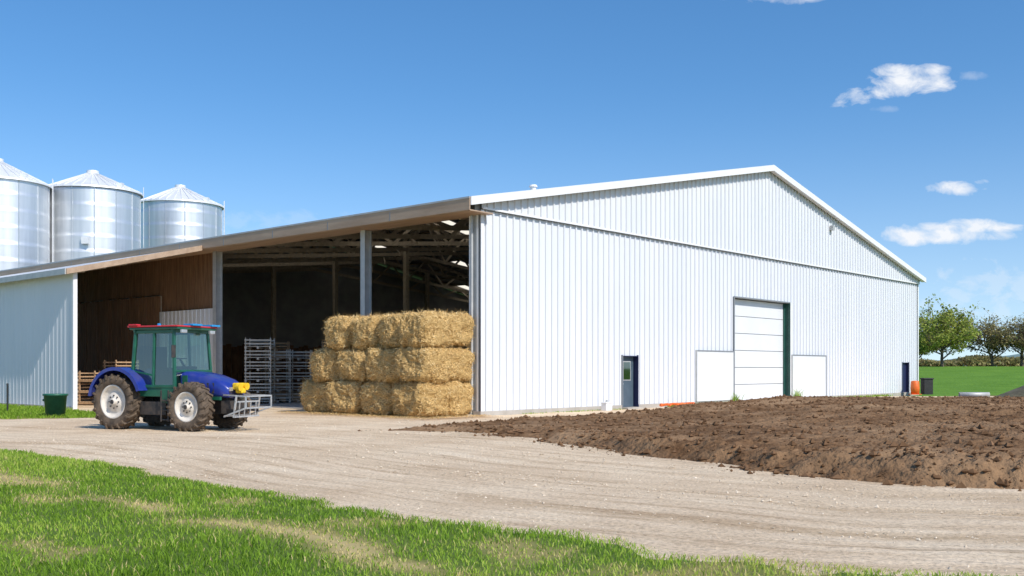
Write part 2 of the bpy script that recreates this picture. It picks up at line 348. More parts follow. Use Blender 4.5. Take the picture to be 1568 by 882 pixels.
d=MB(); d.box(38.52,39.58,.1,.15,.1,2.03,navy); d.box(38.46,38.5,-.07,.15,.1,2.09,navy); d.box(39.6,39.64,-.07,.15,.1,2.09,navy); d.box(38.5,39.6,-.07,.15,2.035,2.048,navy); d.obj('side_door',barn)
# ---------------------------------------------------------------- LEAN-TO SHED
shed=empty('lean_to_shed',C,RZ); m_=MB(); LT=-6.57; LS=16.4; LE=42
def lz(t): return 5.72+(t-LT)*(7.32-5.72)/(-LT)
ribs(m_,LS,LE,0.1,5.5,LT,white,horiz='y',depth=.010); m_.box(LT+.03,LT+.08,LS,LE,0,5.55,under)
m_.box(LT-.05,LT+.12,LS-.06,LS+.08,0,5.55,whitetrim); m_.box(LT-.03,LT+.1,LS-.05,LE,-.3,.1,conc)
m_.obj('walls',shed)
m_=MB(); a=LT-.45;b=-.97
m_.hexa([(a,LS-.3,lz(a)-.08),(b,LS-.3,lz(b)-.08),(b,LE,lz(b)-.08),(a,LE,lz(a)-.08),(a,LS-.3,lz(a)),(b,LS-.3,lz(b)),(b,LE,lz(b)),(a,LE,lz(a))],roofm)
m_.hexa([(a,LS-.35,lz(a)-.2),(b,LS-.35,lz(b)-.2),(b,LS-.302,lz(b)-.2),(a,LS-.302,lz(a)-.2),(a,LS-.35,lz(a)+.03),(b,LS-.35,lz(b)+.03),(b,LS-.302,lz(b)+.03),(a,LS-.302,lz(a)+.03)],tan)
m_.box(a-.05,a-.002,LS-.3,LE,lz(a)-.2,lz(a)+.03,steel)
for t in np.arange(LT+.3,-1,.9): m_.box(t-.04,t+.04,LS-.25,LE,lz(t)-.24,lz(t)-.085,wood)
m_.obj('roof',shed)
def pallets(name,t,s,n,mat,rot,wd=1.2):
    mb=MB()
    for k in range(n):
        z=.05+k*.5
        for x in (-.55,0,.55): mb.box(x-.05,x+.05,-.5,.5,z,z+.09,mat)
        for i in range(6): mb.box(-wd/2,wd/2,-.5+i*.175,-.5+i*.175+.11,z+.093,z+.12,mat)
        for x in (-.58,.54):
            for y in (-.48,.44): mb.box(x,x+.05,y,y+.05,z+.123,z+.5,mat)
        for zz in (.2,.36): mb.box(-.6,.6,-.525,-.5,z+zz,z+zz+.06,mat); mb.box(-.6,.6,.5,.525,z+zz,z+zz+.06,mat)
    o=mb.obj(name); o.location=LW(t,s,0); o.rotation_euler=(0,0,RZ+rot)
palw=pm('pallet_grey',(0.55,0.51,0.45),(0.40,0.37,0.32),scale=5,rough=.8); palb=pm('pallet_brown',(0.36,0.23,0.13),(0.50,0.34,0.21),scale=5,rough=.8)
for (t,s,n,mt,r) in ((1.6,15.4,6,palw,-.8),(3.0,15.9,5,palw,-.75),(4.3,16.1,5,palw,-.72),(5.7,16.5,5,palb,-.7),(7.0,16.8,6,palb,-.78),(8.3,17.0,5,palb,-.7),(9.6,17.4,6,palb,-.74),(5.3,19.3,6,palb,-.7),(-2.2,21,4,palb,.1),(-3.6,20.5,3,palb,.3),(-4.9,21.3,3,palw,.1)):
    pallets('pallet_crates',t,s,n,mt,r)
# ---------------------------------------------------------------- HAY
hay=pm('hay',(0.22,0.12,0.035),(0.82,0.56,0.24),scale=11,rough=0.9,stretch=(1,1,3.0),detail=7,bump=1.0,bscale=22,bdist=.06,lo=.34,hi=.60,c3=(.56,.37,.15),s3=2.2,spec=.1)
straw=attr_mat('straw',[(0,(0.38,0.23,0.07)),(.5,(0.78,0.54,0.23)),(1,(0.95,0.76,0.42))],rough=.8,transl=.2)
def bale_mesh(seed,lx,ly,lz_):
    n=20;vs=[];fs=[];idx={}
    def P(u,v,w):
        key=(round(u,4),round(v,4),round(w,4))
        if key in idx: return idx[key]
        p=Vector((u,v,w)); e=5.2
        ln=(abs(u)**e+abs(v)**e+abs(w)**e)**(1/e); q=p/ln
        pos=Vector((q.x*lx/2,q.y*ly/2,q.z*lz_/2))
        nn=mnoise.noise(pos*2.2+Vector((seed*7.1,0,0)))*.11+mnoise.noise(pos*7+Vector((0,seed*3.3,0)))*.07+mnoise.noise(pos*19)*.035
        bulge=.03*(1-p.z*p.z)
        tw=-.05*sum(math.exp(-((q.x*lx/2-k)/.05)**2) for k in (-lx*.22,lx*.22))
        nrm=Vector((q.x**5,q.y**5,q.z**5)).normalized()
        pos+=nrm*(nn+bulge+tw); idx[key]=len(vs); vs.append(pos); return idx[key]
    for ax in range(3):
        for sg in (-1,1):
            for i in range(n):
                for j in range(n):
                    c=[]
                    for (a,b) in ((0,0),(1,0),(1,1),(0,1)):
                        A_=-1+2*(i+a)/n;B_=-1+2*(j+b)/n
                        p=[0,0,0];p[ax]=sg;p[(ax+1)%3]=A_;p[(ax+2)%3]=B_; c.append(P(*p))
                    fs.append(tuple(c if sg>0 else reversed(c)))
    me=bpy.data.meshes.new('tmp'); me.from_pydata(vs,[],fs)
    V2=[];F2=[];R=[]; rr=random.Random(seed+5); polys=list(me.polygons)
    for k in range(2600):
        f=rr.choice(polys); c=Vector(f.center); nn=f.normal
        top=c.z>lz_*.38
        d=Vector((rr.gauss(0,1),rr.gauss(0,1),rr.gauss(0,.8)-.35)); d=(d-nn*d.dot(nn)*.6+nn*(.45 if top else .25)).normalized(); ln=rr.uniform(.05,.20)*(1.25 if top else 1)
        c=c+Vector((rr.uniform(-.06,.06),rr.uniform(-.06,.06),rr.uniform(-.06,.06)))+nn*.006
        sd=d.cross(nn)
        if sd.length<.01: continue
        sd=sd.normalized()*rr.uniform(.005,.012); i=len(vs)+len(V2); V2+=[c-sd,c+sd,c+d*ln]; F2.append((i,i+1,i+2)); v=rr.random(); R+=[v]*3
    me2=bpy.data.meshes.new('hay_bale'); me2.from_pydata(vs+V2,[],fs+F2)
    for mm in (hay,straw): me2.materials.append(mm)
    me2.polygons.foreach_set('material_index',[0]*len(fs)+[1]*len(F2))
    a=me2.attributes.new('rnd','FLOAT','POINT'); a.data.foreach_set('value',[.5]*len(vs)+R); me2.update(); return me2
bm_=[bale_mesh(k,1.60,1.32,1.17) for k in range(6)]
cnt=0
def bale(t,s,z,lx):
    global cnt
    o=bpy.data.objects.new('hay_bale',bm_[cnt%6]); cnt+=1; link(o); o.location=LW(t,s,z+.57)
    o.rotation_euler=(random.uniform(-.035,.035),random.uniform(-.035,.035),RZ+math.pi/2+(math.pi if random.random()<.5 else 0)+random.uniform(-.08,.08)); o.scale=((lx-.13)/1.60,.99,.975)
for tier,(sa,sb) in enumerate(((-.05,7.05),(-.1,6.4),(-.05,5.45))):
    ln=(sb-sa)/4
    for k in range(4): bale(-2.02+(random.uniform(-.14,.14)+.10 if k else 0)+(.06*tier if k else 0),sa+ln*(k+.5),.03+tier*1.15,ln)
    for k in range(4): bale(-.72+random.uniform(-.04,.04),.12+1.45*(k+.5),.03+tier*1.16+(.05 if tier==2 else 0),1.45)
Vs=[];Fs=[];R=[]
for k in range(6000):
    s=random.uniform(-.9,7.2); t=-2.75-abs(random.gauss(0,.45)) if random.random()<.75 else random.uniform(-2.7,0)
    if t>-2.7: s=-.2-abs(random.gauss(0,.35))
    p=LW(t,s,.03+random.uniform(0,.03)); a=random.uniform(0,6.28); ln=random.uniform(.06,.2); d=Vector((math.cos(a),math.sin(a),random.uniform(-.05,.3)))*ln; sd=Vector((-d.y,d.x,0)).normalized()*.007
    i=len(Vs);Vs+=[p-sd,p+sd,p+d];Fs.append((i,i+1,i+2));v=random.random();R+=[v]*3
np_mesh('loose_straw',[tuple(v) for v in Vs],Fs,straw,attrs={'rnd':R})
# ---------------------------------------------------------------- GROUND
field=pm('field_grass',(0.085,0.19,0.02),(0.15,0.28,0.035),scale=.35,rough=.9,bump=.6,bscale=3,bdist=.2,c3=(.12,.24,.03),s3=.05,spec=.1)
xs=np.concatenate([np.linspace(-3000,-120,10),np.linspace(-100,160,80),np.linspace(200,3000,12)]); ys=np.concatenate([np.linspace(-300,-20,5),np.linspace(0,260,90),np.linspace(300,5000,14)])
X,Y=np.meshgrid(xs,ys); nx=len(xs);ny=len(ys); idx=np.arange(nx*ny).reshape(ny,nx); Fc=np.stack([idx[:-1,:-1],idx[:-1,1:],idx[1:,1:],idx[1:,:-1]],-1).reshape(-1,4)
def fieldz(X,Y): return -.07+2.15*sstep(58,150,Y)*sstep(22,42,X)
np_mesh('ground',np.stack([X.ravel(),Y.ravel(),fieldz(X,Y).ravel()],-1),Fc,field,smooth=True)
EDGE=[(-60,34.2),(-24,24.7),(-14,21.2),(-10.1,20.2),(-6.85,17.2),(-3.15,13.3),(-1.2,11.3),(0.55,9.95),(1.6,8.75),(2.35,8.35),(3.05,8.05),(5.8,7.3),(12,5.5),(30,2)]
LAWN=EDGE+[(30,-10),(-60,-10)]
X,Y,Fc=grid(-45,31,2,62,.20)
dL=sdist(X,Y,LAWN); across=-dL
along=X*0.8-Y*0.6
wob=fbm(X*.12,Y*.12,3,11)*1.6
ac=across+wob
rut=fbm(ac*2.2,along*.10,4,5)
wt=np.zeros_like(ac)
for c0 in (2.6,4.3,5.9,7.4,9.6): wt=wt+np.exp(-((ac+.25*np.sin(along*.13+c0)-c0)/.16)**2)
wt*=sstep(.3,.6,fbm(along*.15+3,ac*.2,2,19))*(1-sstep(20,27,Y))
Z=0.014*(fbm(X*.8,Y*.8,4,2)-.5)*2+0.07*(rut-.5)*sstep(0,1.0,across)*(1-sstep(16,22,Y))+.03*(fbm(X*.15,Y*.15,2,9)-.5)-.02*wt
edge=np.minimum.reduce([X+45,31-X,62-Y]); Z-=.3*(1-sstep(0,1.5,edge))
gm=new_mat('gravel'); N_,L_=nt(gm)
o_=N_.new('ShaderNodeOutputMaterial'); b_=N_.new('ShaderNodeBsdfPrincipled'); b_.inputs['Roughness'].default_value=.95; b_.inputs['Specular IOR Level'].default_value=.15; L_.new(b_.outputs[0],o_.inputs[0])
tc_=N_.new('ShaderNodeTexCoord'); at=N_.new('ShaderNodeAttribute'); at.attribute_name='ac'; al=N_.new('ShaderNodeAttribute'); al.attribute_name='al'
wa=N_.new('ShaderNodeAttribute'); wa.attribute_name='wt'
cx=N_.new('ShaderNodeCombineXYZ'); L_.new(at.outputs['Fac'],cx.inputs[0])
mm=N_.new('ShaderNodeMath'); mm.operation='MULTIPLY'; mm.inputs[1].default_value=.07; L_.new(al.outputs['Fac'],mm.inputs[0]); L_.new(mm.outputs[0],cx.inputs[1])
def nz(vec,sc,det=6,ro=.6):
    n=N_.new('ShaderNodeTexNoise'); n.inputs['Scale'].default_value=sc; n.inputs['Detail'].default_value=det; n.inputs['Roughness'].default_value=ro; L_.new(vec,n.inputs['Vector']); return n.outputs[0]
def ramp(x,st):
    r=N_.new('ShaderNodeValToRGB')
    while len(r.color_ramp.elements)<len(st): r.color_ramp.elements.new(.5)
    for e,(p,c) in zip(r.color_ramp.elements,st): e.position=p; e.color=(*c,1)
    L_.new(x,r.inputs[0]); return r.outputs[0]
def mix(f,a,b,mode='MIX'):
    m=N_.new('ShaderNodeMix'); m.data_type='RGBA'; m.blend_type=mode
    if isinstance(f,float): m.inputs[0].default_value=f
    else: L_.new(f,m.inputs[0])
    L_.new(a,m.inputs[6]); L_.new(b,m.inputs[7]); return m.outputs[2]
g1=ramp(nz(tc_.outputs['Object'],.35,5),[(.3,(.70,.53,.36)),(.55,(.84,.67,.48)),(.75,(.90,.75,.56))])
g2=ramp(nz(cx.outputs[0],3.0,6,.7),[(.30,(.55,.48,.41)),(.47,(.90,.88,.85)),(.6,(1,1,1)),(.75,(1.06,1.06,1.06))])
g3=ramp(nz(tc_.outputs['Object'],20,4,.8),[(.3,(.48,.44,.40)),(.5,(.97,.97,.97)),(.7,(1.18,1.18,1.18))])
g4=ramp(wa.outputs['Fac'],[(0,(1,1,1)),(.8,(.74,.69,.62))])
c_=mix(.9,g1,g2,'MULTIPLY'); c_=mix(.9,c_,g3,'MULTIPLY'); c_=mix(.8,c_,g4,'MULTIPLY'); L_.new(c_,b_.inputs['Base Color'])
bp=N_.new('ShaderNodeBump'); bp.inputs['Strength'].default_value=.9; bp.inputs['Distance'].default_value=.04; L_.new(nz(tc_.outputs['Object'],12,6,.78),bp.inputs['Height'])
bp2=N_.new('ShaderNodeBump'); bp2.inputs['Strength'].default_value=.7; bp2.inputs['Distance'].default_value=.06; L_.new(nz(cx.outputs[0],4.5,5,.65),bp2.inputs['Height']); L_.new(bp.outputs[0],bp2.inputs['Normal']); L_.new(bp2.outputs[0],b_.inputs['Normal'])
np_mesh('gravel_yard',np.stack([X,Y,Z],-1),Fc,gm,smooth=True,attrs={'ac':ac,'al':along,'wt':np.clip(wt,0,1)})
def lumps(name,P,Rr,mat):
    n=len(P); o=np.array([(1,0,0),(-1,0,0),(0,1,0),(0,-1,0),(0,0,1),(0,0,-1)],float); fo=np.array([(0,2,4),(2,1,4),(1,3,4),(3,0,4),(2,0,5),(1,2,5),(3,1,5),(0,3,5)])
    V=o[None]*Rr[:,None,None]*rng.uniform(.5,1.3,(n,6,1))
    a=rng.uniform(0,6.28,n); c,s=np.cos(a)[:,None],np.sin(a)[:,None]
    x=V[...,0]*c-V[...,1]*s; y=V[...,0]*s+V[...,1]*c; V=np.stack([x,y,V[...,2]*.7],-1)+P[:,None]
    Fc=(fo[None]+6*np.arange(n)[:,None,None]).reshape(-1,3)
    return np_mesh(name,V.reshape(-1,3),Fc,mat)
px_=rng.uniform(-16,22,34000); py_=7+rng.random(34000)**1.6*28; k=sdist(px_,py_,LAWN)<-.05; px_=px_[k];py_=py_[k]
lumps('gravel_stones',np.stack([px_,py_,np.full(len(px_),.004)],-1),rng.uniform(.006,.022,len(px_))*(1+.8*(rng.random(len(px_))>.97)),pm('stone',(.42,.33,.23),(.80,.69,.54),scale=3,rough=.9))
# dirt mound
MP=[(-3.6,26.6),(-.6,25.4),(.6,23.4),(1.0,21.4),(2.58,18.5),(4.27,15.9),(5.6,14.1),(6.9,12.9),(12,10.6),(40,6),(48,64),(28.2,63),(20.9,55.0),(8.2,39.4),(0.2,31.2)]
def moundz(X,Y):
    dd=sdist(X,Y,MP)+(fbm(X*.7,Y*.7,4,21)-.5)*1.6
    base=np.clip(.13+.032*(X-1),.06,.48)
    lim=1.6-.0275*Y
    base=np.minimum(base+.22*(fbm(X*.18,Y*.18,3,33)-.5),np.clip(lim,0.02,1)-.02)
    prof=sstep(-.05,.8,dd)
    n1=fbm(X*1.1,Y*1.1,5,41)-.5; n2=np.abs(fbm(X*3.1,Y*3.1,4,45)-.5)
    amp=np.where(Y<34,1,.4)
    z=prof*base+sstep(0,.5,dd)*amp*(.22*n1+.20*n2+.34*n2*np.exp(-((dd-.6)/.7)**2))*np.clip(base*3,.3,1)
    z-=.12*(1-sstep(-.25,.12,dd))
    return z,dd
X,Y,Fc=grid(-6,30,9,62,.10)
Z,dd=moundz(X,Y)
keep=(dd>-.5); fk=keep[Fc].all(1); Fk=Fc[fk]; used=np.unique(Fk); rm=np.full(len(X),-1); rm[used]=np.arange(len(used))
dirt=pm('dirt',(.085,.042,.020),(.27,.16,.085),scale=1.8,rough=1.0,bump=1.0,bscale=9,bdist=.09,detail=7,c3=(.33,.21,.12),s3=.35,spec=.06,lo=.3,hi=.66,bdet=7)
np_mesh('dirt_mound',np.stack([X[used],Y[used],Z[used]],-1),rm[Fk],dirt,smooth=True)
n=60000; px_=rng.uniform(-4,26,n); py_=11+rng.random(n)**1.5*36; z_,d_=moundz(px_,py_); pr=np.where(d_<1.3,1,.45)*np.where(d_<-.5,0,1)*np.where(d_<0,.3,1); k=rng.random(n)<pr
px_,py_,z_=px_[k],py_[k],np.maximum(z_[k],0); rr=.014+.085*rng.random(len(px_))**5
lumps('dirt_clods',np.stack([px_,py_,z_+rr*.2],-1),rr,pm('clod',(.085,.045,.022),(.24,.14,.078),scale=2,rough=1,spec=.05))
# lawn
def edgen(X,Y): return (fbm(X*1.3,Y*1.3,3,51)-.5)*.7+(fbm(X*.35,Y*.35,2,57)-.5)*.9*sstep(9,14,Y)
def lawnz(X,Y): return .045*sstep(-.05,.5,sdist(X,Y,LAWN)+edgen(X,Y))-.02+.05*(fbm(X*.5,Y*.5,4,53)-.5)*sstep(0,1,sdist(X,Y,LAWN))
def dry(X,Y):
    dl=sdist(X,Y,LAWN)+ (fbm(X*.35,Y*.35,3,61)-.5)*1.4
    band=np.exp(-((dl-1.9)/.34)**2)*sstep(.36,.58,fbm(X*.6,Y*.6,3,67))*.85
    pat=sstep(.60,.76,fbm(X*.9,Y*.9,4,71))*.5
    ed=1-sstep(0.0,.16,sdist(X,Y,LAWN)+edgen(X,Y))
    return np.clip(np.maximum.reduce([band,pat,ed*.6]),0,1)
X,Y,Fc=grid(-30,10,3,27,.13)
Z=lawnz(X,Y); soil=attr_mat('lawn_soil',[(0,(.09,.14,.02)),(.5,(.26,.23,.08)),(1,(.54,.41,.20))],rough=.95,transl=0)
Z=np.where(sdist(X,Y,LAWN)<-.9,-.3,Z)
np_mesh('lawn',np.stack([X,Y,Z],-1),Fc,soil,smooth=True,attrs={'rnd':dry(X,Y)})
def blades(name,bx,by,bz,h,wd,col,mat):
    n=len(bx); a=rng.uniform(0,6.283,n); ca,sa=np.cos(a),np.sin(a); le=rng.uniform(.2,.9,n)*h; b=rng.uniform(0,6.283,n); lx,ly=np.cos(b)*le,np.sin(b)*le
    P=np.stack([bx,by,bz],-1); sd=np.stack([ca*wd,sa*wd,0*wd],-1)
    mid=P+np.stack([lx*.35,ly*.35,h*.6],-1); tip=P+np.stack([lx,ly,h],-1)
    V=np.stack([P-sd,P+sd,mid+sd*.7,mid-sd*.7,tip],1).reshape(-1,3); i=5*np.arange(n)[:,None]
    Fc=np.concatenate([i+np.array([[0,1,2]]),i+np.array([[0,2,3]]),i+np.array([[3,2,4]])])
    return np_mesh(name,V,Fc,mat,attrs={'rnd':np.repeat(col,5)})
gmat=attr_mat('grass_blade',[(0,(.13,.24,.015)),(.35,(.27,.43,.04)),(.6,(.42,.52,.08)),(.8,(.60,.51,.20)),(1,(.72,.57,.30))],rough=.6,transl=.3)
n=360000; bx=rng.uniform(-17,6,n); by=5.5+rng.random(n)**1.25*17
k=(sdist(bx,by,LAWN)+edgen(bx,by)>-.02)&(np.abs(bx)<.62*by+2); bx,by=bx[k],by[k]
dr=dry(bx,by); k=rng.random(len(bx))>dr*.45; bx,by,dr=bx[k],by[k],dr[k]
big=fbm(bx*.8,by*.8,4,81); hh=rng.uniform(.022,.06,len(bx))*(.55+1.1*big)*(1-.45*dr); tuft=fbm(bx*4,by*4,2,83)>.68; hh=np.where(tuft,hh*1.5,hh)
col=np.clip(rng.normal(.31,.16,len(bx))+(fbm(bx*.4,by*.4,3,85)-.5)*.9,0,.64); col=np.where(rng.random(len(bx))<.04+dr*.75,rng.uniform(.68,1,len(bx)),col)
blades('grass',bx,by,lawnz(bx,by)-.004,hh,rng.uniform(.003,.006,len(bx))*(.8+by*.04),col,gmat)
GP=[(-27,33),(-20,32.2),(-16.3,32.4),(-13.7,33.2),(-13.9,35),(-17.2,39.6),(-18.6,41.2),(-34,55),(-45,50)]
X,Y,Fc=grid(-46,-12,30,56,.4); dd=sdist(X,Y,GP); np_mesh('grass_verge',np.stack([X,Y,np.where(dd>-.2,.02,-.2)],-1),Fc,soil,attrs={'rnd':.2+.4*fbm(X,Y,3,5)})
n=60000; bx=rng.uniform(-30,-12,n); by=rng.uniform(31,50,n); k=sdist(bx,by,GP)+(fbm(bx,by,3,5)-.5)>0; bx,by=bx[k],by[k]
blades('grass',bx,by,np.full(len(bx),.02),rng.uniform(.04,.14,len(bx)),rng.uniform(.01,.02,len(bx)),np.clip(rng.normal(.2,.15,len(bx)),0,.7),gmat)
bx=[];by=[];hh=[]
for (t0,t1,nn,h) in ((11.5,17.2,1100,.13),(17.1,17.4,60,.6),(23.35,23.7,70,.65),(24,36,1000,.14),(2,8,200,.07)):
    for _ in range(nn):
        t=random.uniform(t0,t1); p=LW(t,-.12-abs(random.gauss(0,.16)),0); bx.append(p.x);by.append(p.y);hh.append(h*random.uniform(.4,1.1))
blades('weeds',np.array(bx),np.array(by),np.zeros(len(bx)),np.array(hh),np.full(len(bx),.014),np.clip(rng.normal(.3,.18,len(bx)),0,.8),gmat)
# ---------------------------------------------------------------- SILOS
galv=pm('galvanised',(0.60,0.62,0.64),(0.76,0.77,0.78),scale=.8,rough=0.46,metal=0.75,stretch=(1.6,1.6,.12),detail=3)
galv2=pm('galvanised_roof',(0.74,0.75,0.76),(0.82,0.82,0.82),scale=1,rough=0.5,metal=0.3)
def silo(px,Y,r,ze,za):
    e=empty('grain_silo',((px-784)/F*Y,Y,0)); b=MB(); prof=[]; z=0
    ring=1.12
    while z<ze-.01:
        for k in range(6):
            zz=z+ring*k/6
            if zz>=ze: break
            prof.append((r+.005*(1 if k%2 else 0),zz))
        prof.append((r+.010,min(z+ring-.02,ze))); z+=ring
    prof.append((r,ze)); b.lathe(prof,(0,0,0),72,galv,axis='z')
    for i in range(14):
        a=2*math.pi*i/14+.2; x,y=math.cos(a)*(r+.01),math.sin(a)*(r+.01); b.beam((x,y,0),(x,y,ze),.04,.06,galv)
    b.obj('shell',e)
    b=MB(); b.lathe([(r+.18,ze-.1),(r+.16,ze+.02),(.45,za-.28),(.42,za-.02),(.05,za)],(0,0,0),36,galv2,axis='z',smooth=False)
    for i in range(36):
        a=2*math.pi*i/36; b.beam((math.cos(a)*(r+.15),math.sin(a)*(r+.15),ze+.05),(math.cos(a)*.45,math.sin(a)*.45,za-.24),.04,.05,galv2)
    b.obj('roof',e)
    b=MB()
    x,y=math.cos(-.55)*(r-.2),math.sin(-.55)*(r-.2); b.box(x-.2,x+.2,y-.2,y+.2,ze+.1,ze+.42,galv2)
    x,y=.9,-r-.1; b.box(x-.25,x+.25,y-.12,y+.1,ze-4.2,ze-3.7,galv2)
    a0=.35
    for da in (-.06,.06): 
        x,y=math.cos(a0+da)*(r+.2),math.sin(a0+da)*(r+.2); b.beam((x,y,0),(x,y,ze+.6),.04,.04,galv2)
    for k in range(int(ze/.35)): b.beam((math.cos(a0-.06)*(r+.2),math.sin(a0-.06)*(r+.2),k*.35),(math.cos(a0+.06)*(r+.2),math.sin(a0+.06)*(r+.2),k*.35),.03,.03,galv2)
    b.obj('ladder_and_fittings',e)
silo(-5,70,3.35,14.4,16.2); silo(142,75,3.35,14.7,16.35); silo(276,85,3.37,15.35,17.1)
# ---------------------------------------------------------------- TRACTOR
hd=-math.radians(24); trc=empty('tractor',(-10.24,27.85,0),hd); trc.scale=(.94,.94,.965)
blue=pm('tractor_blue',(0.012,0.03,0.24),(0.025,0.045,0.30),scale=3,rough=.32,coat=.3,c3=(.05,.06,.22),s3=3); tgreen=pm('tractor_green',(0.008,0.085,0.05),(0.015,0.12,0.07),scale=4,rough=.4,coat=.2)
red=pm('tractor_red',(0.50,0.02,0.03),(0.6,0.04,0.05),scale=6,rough=.4); tyre=pm('tyre',(0.06,0.044,0.03),(0.16,0.115,0.078),scale=5,rough=.9,bump=.3); rim=pm('rim_cream',(0.60,0.54,0.46),(0.76,0.70,0.62),scale=4,rough=.5)
chas=pm('chassis',(0.02,0.022,0.025),(0.07,0.055,0.045),scale=7,rough=.6); chrome=pm('bright_steel',(0.55,0.55,0.55),(0.7,0.7,0.7),scale=5,rough=.35,metal=.6); yel=pm('yellow',(0.85,0.58,0.02),(0.75,0.45,0.01),scale=12,rough=.6,bump=.4); seatm=pm('seat',(0.03,0.03,0.035),rough=.8)
cyan=pm('beacon_blue',(0.02,0.25,0.55),rough=.2)
def wheel(name,x,yc,r,wd,sg):
    b=MB(); h=wd/2; ri=r*.60
    prof=[(ri,-h*.78),(ri+.05,-h*.98),(r*.86,-h*1.0),(r*.94,-h*.88),(r*.955,-h*.5),(r*.955,h*.5),(r*.94,h*.88),(r*.86,h*1.0),(ri+.05,h*.98),(ri,h*.78)]
    b.lathe(prof,(x,yc,r),48,tyre)
    nl=20
    for i in range(nl):
        for side in (-1,1):
            a=2*math.pi*(i+(.5 if side>0 else 0))/nl; a2=a+.17
            p0=Vector((x+math.cos(a2)*r*.965,yc+side*.01,r+math.sin(a2)*r*.965)); p1=Vector((x+math.cos(a)*r*.955,yc+side*h*.97,r+math.sin(a)*r*.955)); p2=Vector((x+math.cos(a)*r*.82,yc+side*h*1.03,r+math.sin(a)*r*.82))
            up=Vector((math.cos(a),0,math.sin(a))); b.beam(p0,p1,.055,.075,tyre,up=up); b.beam(p1,p2,.05,.05,tyre,up=(0,1,0))
    b.obj(name+'_tyre',trc)
    b=MB(); o=sg*h
    b.lathe([(ri+.012,o*.80),(ri+.012,o*.88),(ri-.03,o*.86),(ri-.05,o*.60),(ri*.62,o*.45),(ri*.55,o*.62),(ri*.22,o*.66),(ri*.20,o*.95),(.001,o*.97)],(x,yc,r),40,rim)
    b.lathe([(ri+.012,-o*.80),(ri-.03,-o*.8),(ri-.05,o*.2),(.001,o*.2)],(x,yc,r),40,chas)
    for i in range(8):
        a=2*math.pi*i/8; cx_,cz_=x+math.cos(a)*ri*.38,r+math.sin(a)*ri*.38; b.cyl((cx_,yc+o*.6,cz_),(cx_,yc+o*.74,cz_),.022,.022,6,chas)
    b.cyl((x,yc+o*.9,r),(x,yc+o*1.05,r),.07,.055,12,chas)
    b.obj(name+'_rim',trc)
for sg,nm in ((-1,'right'),(1,'left')):
    wheel('rear_wheel_'+nm,0,sg*.83,.77,.50,sg); wheel('front_wheel_'+nm,2.6,sg*.80,.66,.44,sg)
b=MB(); b.box(-.45,.75,-.28,.28,.5,1.15,chas); b.box(.7,3.35,-.20,.20,.45,.95,chas); b.cyl((0,-.75,.77),(0,.75,.77),.12,.12,14,chas); b.cyl((2.6,-.7,.62),(2.6,.7,.62),.09,.09,12,chas); b.box(2.35,2.85,-.3,.3,.5,.75,chas)
b.box(.75,1.7,-.78,-.35,.42,.78,chas); b.box(.75,1.7,.35,.78,.42,.78,chas)
for k in range(3): b.box(1.62,1.92,-.90,-.55,.28+k*.26,.32+k*.26,chas)
b.beam((1.64,-.9,.25),(1.64,-.9,1.1),.03,.05,chas); b.beam((1.9,-.9,.25),(1.9,-.9,1.1),.03,.05,chas)
b.beam((-.45,-.35,.6),(-1.0,-.4,.5),.07,.09,chas); b.beam((-.45,.35,.6),(-1.0,.4,.5),.07,.09,chas); b.beam((-.4,0,1.05),(-.9,0,.85),.06,.06,chas)
b.obj('chassis',trc,bevel=.012)
b=MB()
for sg in (-1,1):
    y0,y1=sg*.52,sg*1.09
    outer=[]; 
    for i in range(17):
        a=math.radians(172-(172-18)*i/16); R_=.93; outer.append((.08+R_*1.06*math.cos(a),.80+R_*math.sin(a)))
    for i in range(16):
        (xa,za),(xb,zb)=outer[i],outer[i+1]; fx=lambda x,z,k:(.08+(x-.08)*k,.80+(z-.80)*k)
        xc,zc=fx(xa,za,.955); xd,zd=fx(xb,zb,.955)
        b.raw([(xa,y0,za),(xb,y0,zb),(xb,y1,zb),(xa,y1,za),(xc,y0,zc),(xd,y0,zd),(xd,y1,zd),(xc,y1,zc)],[(0,1,2,3),(7,6,5,4),(0,4,5,1),(3,2,6,7)],blue)
        xe,ze_=fx(xa,za,.90); xf,zf=fx(xb,zb,.90); yl=y1+sg*.003
        b.raw([(xa,yl,za),(xb,yl,zb),(xf,yl,zf),(xe,yl,ze_)],[(0,1,2,3)],blue)
        xe,ze_=fx(xa,za,.55); xf,zf=fx(xb,zb,.55)
        b.raw([(xa,y0,za),(xb,y0,zb),(xf,y0,zf),(xe,y0,ze_)],[(0,1,2,3)],blue)
b.obj('fenders',trc,fixn=True)
def sec(x,hw,z0,z1,n=20,e=3.6,yc=0):
    o=[];zc=(z0+z1)/2;hz=(z1-z0)/2
    for i in range(n):
        a=2*math.pi*i/n; c,s_=math.cos(a),math.sin(a); o.append((x,yc+hw*math.copysign(abs(c)**(2/e),c),zc+hz*math.copysign(abs(s_)**(2/e),s_)))
    return o
b=MB(); b.loft([sec(1.95,.50,.95,1.62,e=5),sec(2.3,.50,.93,1.60,e=5),sec(2.8,.47,.92,1.52,e=5),sec(3.2,.43,.90,1.40,e=5),sec(3.42,.40,.88,1.28,e=4),sec(3.5,.34,.88,1.2)],blue); b.obj('hood',trc)
b=MB()
for sg in (-1,1):
    for k in range(5): b.box(2.3+.17*k,2.42+.17*k,sg*(.50-.02*k)-.02,sg*(.50-.02*k)+.02,1.02,1.3,chas)
    b.box(2.1,3.35,sg*.455-.04,sg*.455+.04,.84,.93,tgreen)
    b.box(2.05,2.22,sg*.5-.015,sg*.5+.015,.95,1.5,tgreen)
for k in range(6): b.box(3.495,3.515,-.28,.28,.90+k*.045,.925+k*.045,chas)
